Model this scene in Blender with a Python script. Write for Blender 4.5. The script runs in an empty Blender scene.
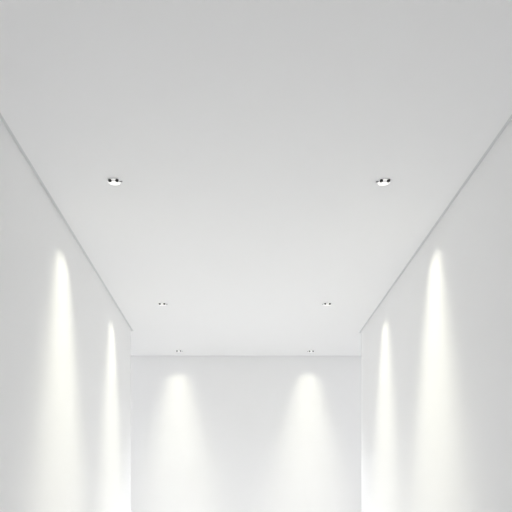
import bpy, bmesh, math
from mathutils import Vector, Matrix

sc = bpy.context.scene
C = sc.collection

# ------------------------------------------------------------------ camera
F = 500.0                      # focal length in pixels of the 512 x 512 frame
VPX, VPY = 239.0, 504.0        # vanishing point of the corridor in the photograph
EYE = 0.95                     # camera above the floor
RISE = 2.2                     # ceiling above the camera
CEIL = EYE + RISE
cam_data = bpy.data.cameras.new('camera')
cam = bpy.data.objects.new('camera', cam_data)
C.objects.link(cam)
cam.location = (0, 0, EYE)
cam.rotation_euler = (math.radians(90), 0, 0)
cam_data.sensor_width = 36
cam_data.sensor_fit = 'HORIZONTAL'
cam_data.lens = F / 512 * 36
cam_data.shift_x = (256 - VPX) / 512
cam_data.shift_y = (VPY - 256) / 512
cam_data.clip_start = 0.02
sc.camera = cam

# ------------------------------------------------------------------ daylight and exposure
SKY = 0.92                     # overcast white daylight
WASH = 0.50
DOWN_FILL = 6.7                    # brightness of added floor beams that fill the room by bounce                    # brightness of the lamps' beams on the walls
world = bpy.data.worlds.new('world')
sc.world = world
world.use_nodes = True
bg = world.node_tree.nodes['Background']
bg.inputs['Color'].default_value = (0.985, 0.99, 1.0, 1)
bg.inputs['Strength'].default_value = SKY
sc.view_settings.view_transform = 'Standard'
sc.view_settings.look = 'None'
sc.view_settings.gamma = 1
sc.view_settings.use_curve_mapping = False
sc.view_settings.exposure = 0.07
try:
    sc.cycles.use_denoising = True
    sc.cycles.denoiser = 'OPENIMAGEDENOISE'
    sc.cycles.max_bounces = 24
    sc.cycles.diffuse_bounces = 16
    sc.cycles.sample_clamp_indirect = 8
except Exception:
    pass


# ------------------------------------------------------------------ materials
def plaster(name, col, bump=0.02, scale=60, rough=0.9):
    m = bpy.data.materials.new(name)
    m.use_nodes = True
    nt = m.node_tree
    b = nt.nodes['Principled BSDF']
    b.inputs['Base Color'].default_value = (*col, 1)
    b.inputs['Roughness'].default_value = rough
    b.inputs['Specular IOR Level'].default_value = 0.15
    tc = nt.nodes.new('ShaderNodeTexCoord')
    nz = nt.nodes.new('ShaderNodeTexNoise')
    nz.inputs['Scale'].default_value = scale
    nz.inputs['Detail'].default_value = 4
    bp = nt.nodes.new('ShaderNodeBump')
    bp.inputs['Strength'].default_value = bump
    bp.inputs['Distance'].default_value = 0.002
    nt.links.new(tc.outputs['Object'], nz.inputs['Vector'])
    nt.links.new(nz.outputs['Fac'], bp.inputs['Height'])
    nt.links.new(bp.outputs['Normal'], b.inputs['Normal'])
    return m


def plain(name, col, rough=0.4, metal=0.0):
    m = bpy.data.materials.new(name)
    m.use_nodes = True
    nt = m.node_tree
    b = nt.nodes['Principled BSDF']
    b.inputs['Roughness'].default_value = rough
    b.inputs['Metallic'].default_value = metal
    nz = nt.nodes.new('ShaderNodeTexNoise')
    nz.inputs['Scale'].default_value = 200
    mx = nt.nodes.new('ShaderNodeMix')
    mx.data_type = 'RGBA'
    mx.inputs['A'].default_value = (*[c * 0.97 for c in col], 1)
    mx.inputs['B'].default_value = (*col, 1)
    nt.links.new(nz.outputs['Fac'], mx.inputs['Factor'])
    nt.links.new(mx.outputs['Result'], b.inputs['Base Color'])
    return m


M_WALL = plaster('white_wall_paint', (0.88, 0.88, 0.88))
M_CEIL = plaster('white_ceiling_paint', (0.88, 0.88, 0.88))
M_FLOOR = plaster('pale_screed', (0.84, 0.84, 0.85), 0.05, 25, 0.6)
M_GAP = plaster('shade_grey_profile', (0.70, 0.71, 0.71))  # gap profile; its grey carries part of the gap's shade
M_TRIM = plain('white_enamel', (0.9, 0.9, 0.9), 0.3)
M_BLACK = plain('black_metal', (0.012, 0.012, 0.013), 0.45)
M_GREY = plain('grey_metal', (0.25, 0.25, 0.26), 0.4)
M_LENS = bpy.data.materials.new('lit_frosted_lens')
M_LENS.use_nodes = True
_b = M_LENS.node_tree.nodes['Principled BSDF']
_b.inputs['Base Color'].default_value = (0.9, 0.9, 0.88, 1)
_b.inputs['Emission Color'].default_value = (1.0, 0.99, 0.96, 1)
_b.inputs['Emission Strength'].default_value = 0.55


# ------------------------------------------------------------------ mesh helpers
def link(name, bm, mat, parent=None, smooth=False):
    bmesh.ops.recalc_face_normals(bm, faces=bm.faces)
    me = bpy.data.meshes.new(name)
    bm.to_mesh(me)
    bm.free()
    me.materials.append(mat)
    if smooth:
        for p in me.polygons:
            p.use_smooth = True
    o = bpy.data.objects.new(name, me)
    C.objects.link(o)
    if parent:
        o.parent = parent
    return o


def struct(name, bm, mat):
    o = link(name, bm, mat)
    o['kind'] = 'structure'
    return o


def add_box(bm, x0, x1, y0, y1, z0, z1):
    m = Matrix.Translation(((x0 + x1) / 2, (y0 + y1) / 2, (z0 + z1) / 2)) @ Matrix.Diagonal((x1 - x0, y1 - y0, z1 - z0, 1))
    return bmesh.ops.create_cube(bm, size=1, matrix=m)['verts']


def add_prism(bm, pts, z0, z1):
    lo = [bm.verts.new((x, y, z0)) for x, y in pts]
    hi = [bm.verts.new((x, y, z1)) for x, y in pts]
    bm.faces.new(lo)
    bm.faces.new(hi[::-1])
    n = len(pts)
    for i in range(n):
        bm.faces.new((lo[i], lo[(i + 1) % n], hi[(i + 1) % n], hi[i]))


def add_lathe(bm, profile, seg=40, closed=True):
    rings = []
    for r, z in profile:
        if r < 1e-6:
            rings.append([bm.verts.new((0, 0, z))])
        else:
            rings.append([bm.verts.new((r * math.cos(2 * math.pi * k / seg), r * math.sin(2 * math.pi * k / seg), z)) for k in range(seg)])
    pairs = list(zip(rings, rings[1:]))
    if closed:
        pairs.append((rings[-1], rings[0]))
    for a, b in pairs:
        for k in range(seg):
            k2 = (k + 1) % seg
            if len(a) == 1 and len(b) == 1:
                continue
            if len(a) == 1:
                bm.faces.new((a[0], b[k], b[k2]))
            elif len(b) == 1:
                bm.faces.new((a[k], a[k2], b[0]))
            else:
                bm.faces.new((a[k], a[k2], b[k2], b[k]))


def bevel(bm, w, seg=3, edges=None):
    bmesh.ops.bevel(bm, geom=edges or bm.edges[:], offset=w, segments=seg, affect='EDGES', profile=0.5)


# ------------------------------------------------------------------ room shell
XL, XR = -0.6215 * RISE, 0.711 * RISE        # inner faces of the corridor walls
YN = -3.2                                    # wall behind the camera
YEL, YER = F * RISE / 173.6, F * RISE / 171.6  # free ends of the corridor walls
YB = F * RISE / 147.7                          # wall across the passage beyond
WT = 0.16                                    # wall thickness
PX0, PX1 = -4.6, 4.8                         # passage runs left and right to daylight
GAP = 0.025                                   # shadow gap between walls and ceiling
GD = 0.009                                   # its depth

bm = bmesh.new()
add_box(bm, PX0 - 0.2, PX1 + 0.2, YN - WT, YB + WT, -0.2, 0)
struct('floor', bm, M_FLOOR)

bm = bmesh.new()                             # ceiling: one board with its edges held off the walls
g = GAP
pts = [(XL + g, YN + g), (XR - g, YN + g), (XR - g, YER + g), (PX1 + .2, YER + g), (PX1 + .2, YB - g), (PX0 - .2, YB - g), (PX0 - .2, YEL + g), (XL + g, YEL + g)]
add_prism(bm, pts, CEIL, CEIL + GD + 0.05)
struct('ceiling', bm, M_CEIL)


def wall_end(x0, x1, YE, name):
    b = bmesh.new()
    add_box(b, x0, x1, YN, YE, 0, CEIL + GD)
    e = [ed for ed in b.edges if all(abs(v.co.y - YE) < 1e-5 for v in ed.verts) and abs(ed.verts[0].co.z - ed.verts[1].co.z) > 1]
    bevel(b, 0.02, 3, e)
    return struct(name, b, M_WALL)


wall_end(XL - WT, XL, YEL, 'wall_left')
wall_end(XR, XR + WT, YER, 'wall_right')
bm = bmesh.new()
add_box(bm, PX0 - 0.2, PX1 + 0.2, YB, YB + WT, 0, CEIL + GD + 0.05)
struct('wall_back', bm, M_WALL)
bm = bmesh.new()
# unseen end behind the camera: wide opening added to let daylight in
add_box(bm, XL - WT, XL + 0.35, YN - WT, YN, 0, CEIL + GD + 0.05)
add_box(bm, XR - 0.35, XR + WT, YN - WT, YN, 0, CEIL + GD + 0.05)
add_box(bm, XL + 0.35, XR - 0.35, YN - WT, YN, 2.4, CEIL + GD + 0.05)
struct('wall_front', bm, M_WALL)


def strip(name, x0, x1, y0, y1):
    b = bmesh.new()
    add_box(b, x0, x1, y0, y1, CEIL + GD, CEIL + GD + 0.02)
    return struct(name, b, M_GAP)


strip('trim_1', XL - WT, XL + g - .0005, YN + g, YEL + g - .0005)      # profiles closing the top of the shadow gaps, grey to deepen their shade
strip('trim_2', XR - g + .0005, XR + WT, YN + g, YER + g - .0005)
strip('trim_3', PX0 - .2, PX1 + .2, YB - g + .0005, YB - .0005)

# ------------------------------------------------------------------ downlights


def wall_washer(name, parent, loc, rz, dist, u0, top=0.17, spread=0.27, core=0.09, amp=1.0, down_fill=1.0):
    """A spot whose optic throws a tall soft scallop on the wall at distance dist along local +X."""
    ld = bpy.data.lights.new(name, 'SPOT')
    ld.spot_size = math.radians(178)
    ld.spot_blend = 0
    ld.shadow_soft_size = 0.006
    ld.energy = 4 * math.pi * math.pi
    ld.use_nodes = True
    nt = ld.node_tree
    N, L = nt.nodes, nt.links
    em = N['Emission']

    def m(op, a, b=None, c=None):
        nd = N.new('ShaderNodeMath')
        nd.operation = op
        for i, v in enumerate((a, b, c)):
            if v is None:
                continue
            if isinstance(v, (int, float)):
                nd.inputs[i].default_value = v
            else:
                L.new(v, nd.inputs[i])
        return nd.outputs[0]
    tc = N.new('ShaderNodeTexCoord')
    sp = N.new('ShaderNodeSeparateXYZ')
    L.new(tc.outputs['Normal'], sp.inputs[0])
    dx = m('MULTIPLY', sp.outputs[0], SGN)
    dy = m('MULTIPLY', sp.outputs[1], SGN)
    dz = m('MULTIPLY', sp.outputs[2], -SGN)         # downwards positive
    dxs = m('MAXIMUM', dx, 0.02)
    k = m('DIVIDE', dist, dxs)
    u = m('SUBTRACT', m('MULTIPLY', dy, k), u0)
    z = m('MAXIMUM', m('MULTIPLY', dz, k), 0.001)
    w = m('ADD', m('MULTIPLY', z, spread), core)              # half width of the scallop at depth z under the lamp
    u2 = m('MULTIPLY', u, u)
    a = m('POWER', m('DIVIDE', u2, m('MULTIPLY', w, w)), 1.4)
    e = m('POWER', math.e, m('MULTIPLY', a, -1.2))
    mr = N.new('ShaderNodeMapRange')                          # rounded upper edge of the beam
    mr.interpolation_type = 'SMOOTHSTEP'
    L.new(m('SUBTRACT', z, m('MULTIPLY', u2, 1.2)), mr.inputs['Value'])
    mr.inputs['From Min'].default_value = top
    mr.inputs['From Max'].default_value = top + 0.15
    e = m('MULTIPLY', e, mr.outputs['Result'])
    e = m('MULTIPLY', e, m('POWER', math.e, m('MULTIPLY', z, -1 / 1.9)))
    i = m('DIVIDE', m('MULTIPLY', e, dist * dist), m('POWER', dxs, 3.0))
    cut = m('MULTIPLY', m('GREATER_THAN', dx, 0.03), m('LESS_THAN', z, 3.1))
    i = m('MULTIPLY', i, cut)
    i = m('MULTIPLY', i, WASH * amp)
    dzs = m('MAXIMUM', dz, 0.05)
    hx = m('ADD', m('DIVIDE', sp.outputs[0], dzs), 0.40)      # added fill beam: tilted away from the wall, at the floor
    hy = m('DIVIDE', sp.outputs[1], dzs)
    hr = m('ADD', m('MULTIPLY', hx, hx), m('MULTIPLY', hy, hy))
    h = m('POWER', math.e, m('MULTIPLY', hr, -1 / 0.28 ** 2))
    h = m('MULTIPLY', h, m('GREATER_THAN', dz, 0.1))
    em.inputs['Strength'].default_value = 1.0
    mixed = []
    for col, val in ((WARM, i), (COOL, m('MULTIPLY', h, DOWN_FILL * down_fill))):
        cb = N.new('ShaderNodeCombineXYZ')
        for q in range(3):
            L.new(m('MULTIPLY', val, col[q]), cb.inputs[q])
        mixed.append(cb.outputs[0])
    va = N.new('ShaderNodeVectorMath')
    va.operation = 'ADD'
    L.new(mixed[0], va.inputs[0])
    L.new(mixed[1], va.inputs[1])
    L.new(va.outputs[0], em.inputs['Color'])
    o = bpy.data.objects.new(name, ld)
    C.objects.link(o)
    o.parent = parent
    o.location = loc
    o.rotation_euler = (0, 0, rz)
    return o


SGN = 1.0
WARM = (1.0, 0.985, 0.80)
COOL = (0.975, 0.985, 1.0)


def build_downlight():
    root = bpy.data.objects.new('downlight', None)
    C.objects.link(root)
    root.empty_display_size = 0.05
    b = bmesh.new()                       # white oval bezel, its top on the ceiling
    add_lathe(b, [(0.042, 0.0), (0.049, 0.0), (0.0495, -0.002), (0.048, -0.0042), (0.045, -0.005), (0.043, -0.0045), (0.042, -0.003)], 48)
    bmesh.ops.scale(b, vec=(1, 0.82, 1), verts=b.verts)
    link('bezel', b, M_TRIM, root, True)
    b = bmesh.new()                       # frosted lens
    add_lathe(b, [(0, -0.008), (0.015, -0.0078), (0.030, -0.0065), (0.0425, -0.003), (0.0425, -0.0005), (0, -0.0005)], 48, closed=False)
    bmesh.ops.scale(b, vec=(1, 0.82, 1), verts=b.verts)
    link('lens', b, M_LENS, root, True)
    for s in (-1, 1):                     # two black pivots of the tilting head
        b = bmesh.new()
        add_lathe(b, [(0, -0.003), (0.0108, -0.003), (0.0118, -0.007), (0.0112, -0.013), (0.008, -0.015), (0, -0.0155)], 24, closed=False)
        p = link('pivot', b, M_BLACK, root, True)
        p.location = (s * 0.0242, -0.024, 0)
        p['label'] = 'black pivot'
    b = bmesh.new()                       # slim axle joining the pivots
    bmesh.ops.create_cone(b, cap_ends=True, segments=12, radius1=0.002, radius2=0.002, depth=0.03,
                          matrix=Matrix.Translation((0, -0.024, -0.0105)) @ Matrix.Rotation(math.pi / 2, 4, 'Y'))
    link('axle', b, M_GREY, root)['label'] = 'grey axle'
    b = bmesh.new()                       # spring clip lever on one side
    add_box(b, 0.036, 0.057, -0.012, -0.006, -0.008, -0.003)
    bevel(b, 0.0015, 2)
    link('clip', b, M_GREY, root)['label'] = 'grey clip'
    return root


def copy_light(src):
    r = src.copy()
    C.objects.link(r)
    for ch in src.children:
        c = ch.copy()
        C.objects.link(c)
        c.parent = r
    return r


def at_ceiling(px, py):
    s = VPY - py
    return Vector(((px - VPX) / s * RISE, F * RISE / s, CEIL))


def wall_depth(px, xw):
    return F * xw / (px - VPX)


spots = [  # pixel on the ceiling, wall it washes, pixel column of the scallop on that wall, label
    (114.3, 181.6, 'L', 62.5, 'white recessed downlight with black pivots, nearest one along the left wall'),
    (383.9, 181.9, 'R', 435.0, 'white recessed downlight with black pivots, nearest one along the right wall'),
    (162.4, 304.1, 'L', 111.8, 'small white downlight in the ceiling near the end of the left wall'),
    (327.1, 304.1, 'R', 385.0, 'small white downlight in the ceiling near the end of the right wall'),
    (178.9, 351.0, 'B', 178.5, 'tiny white downlight above the left light scallop on the back wall'),
    (311.1, 351.2, 'B', 308.0, 'tiny white downlight above the right light scallop on the back wall'),
]
proto = build_downlight()
lights = []
for i, (px, py, w, sx, lab) in enumerate(spots):
    o = proto if i == 0 else copy_light(proto)
    p = at_ceiling(px, py)
    o.location = p
    o['label'] = lab
    o['category'] = 'downlight'
    o['group'] = 'recessed downlights in the ceiling'
    if w == 'R' or px > 300:
        for c in o.children:
            if c.name.startswith('clip'):
                c.scale = (-1, 1, 1)
    lights.append((o, p, w, sx))

for (o, p, w, sx), top in zip(lights, (0.195, 0.125, 0.185, 0.17, 0.18, 0.18)):
    if w == 'L':
        d, rz, u0 = p.x - XL, math.pi, -(wall_depth(sx, XL) - p.y)
    elif w == 'R':
        d, rz, u0 = XR - p.x, 0.0, wall_depth(sx, XR) - p.y
    else:
        d, rz, u0 = YB - p.y, math.pi / 2, -((sx - VPX) * YB / F - p.x)
    wall_washer('beam', o, (0, 0, -0.022), rz, d, u0, top=top, core=0.09 if w == 'B' else 0.06,
                spread=0.28 if p.y < 4 or w == 'B' else 0.255, amp=0.88 if w == 'B' else 1.4 if p.y < 4 else 1.12, down_fill=1.65 if w == 'B' else 1.0)
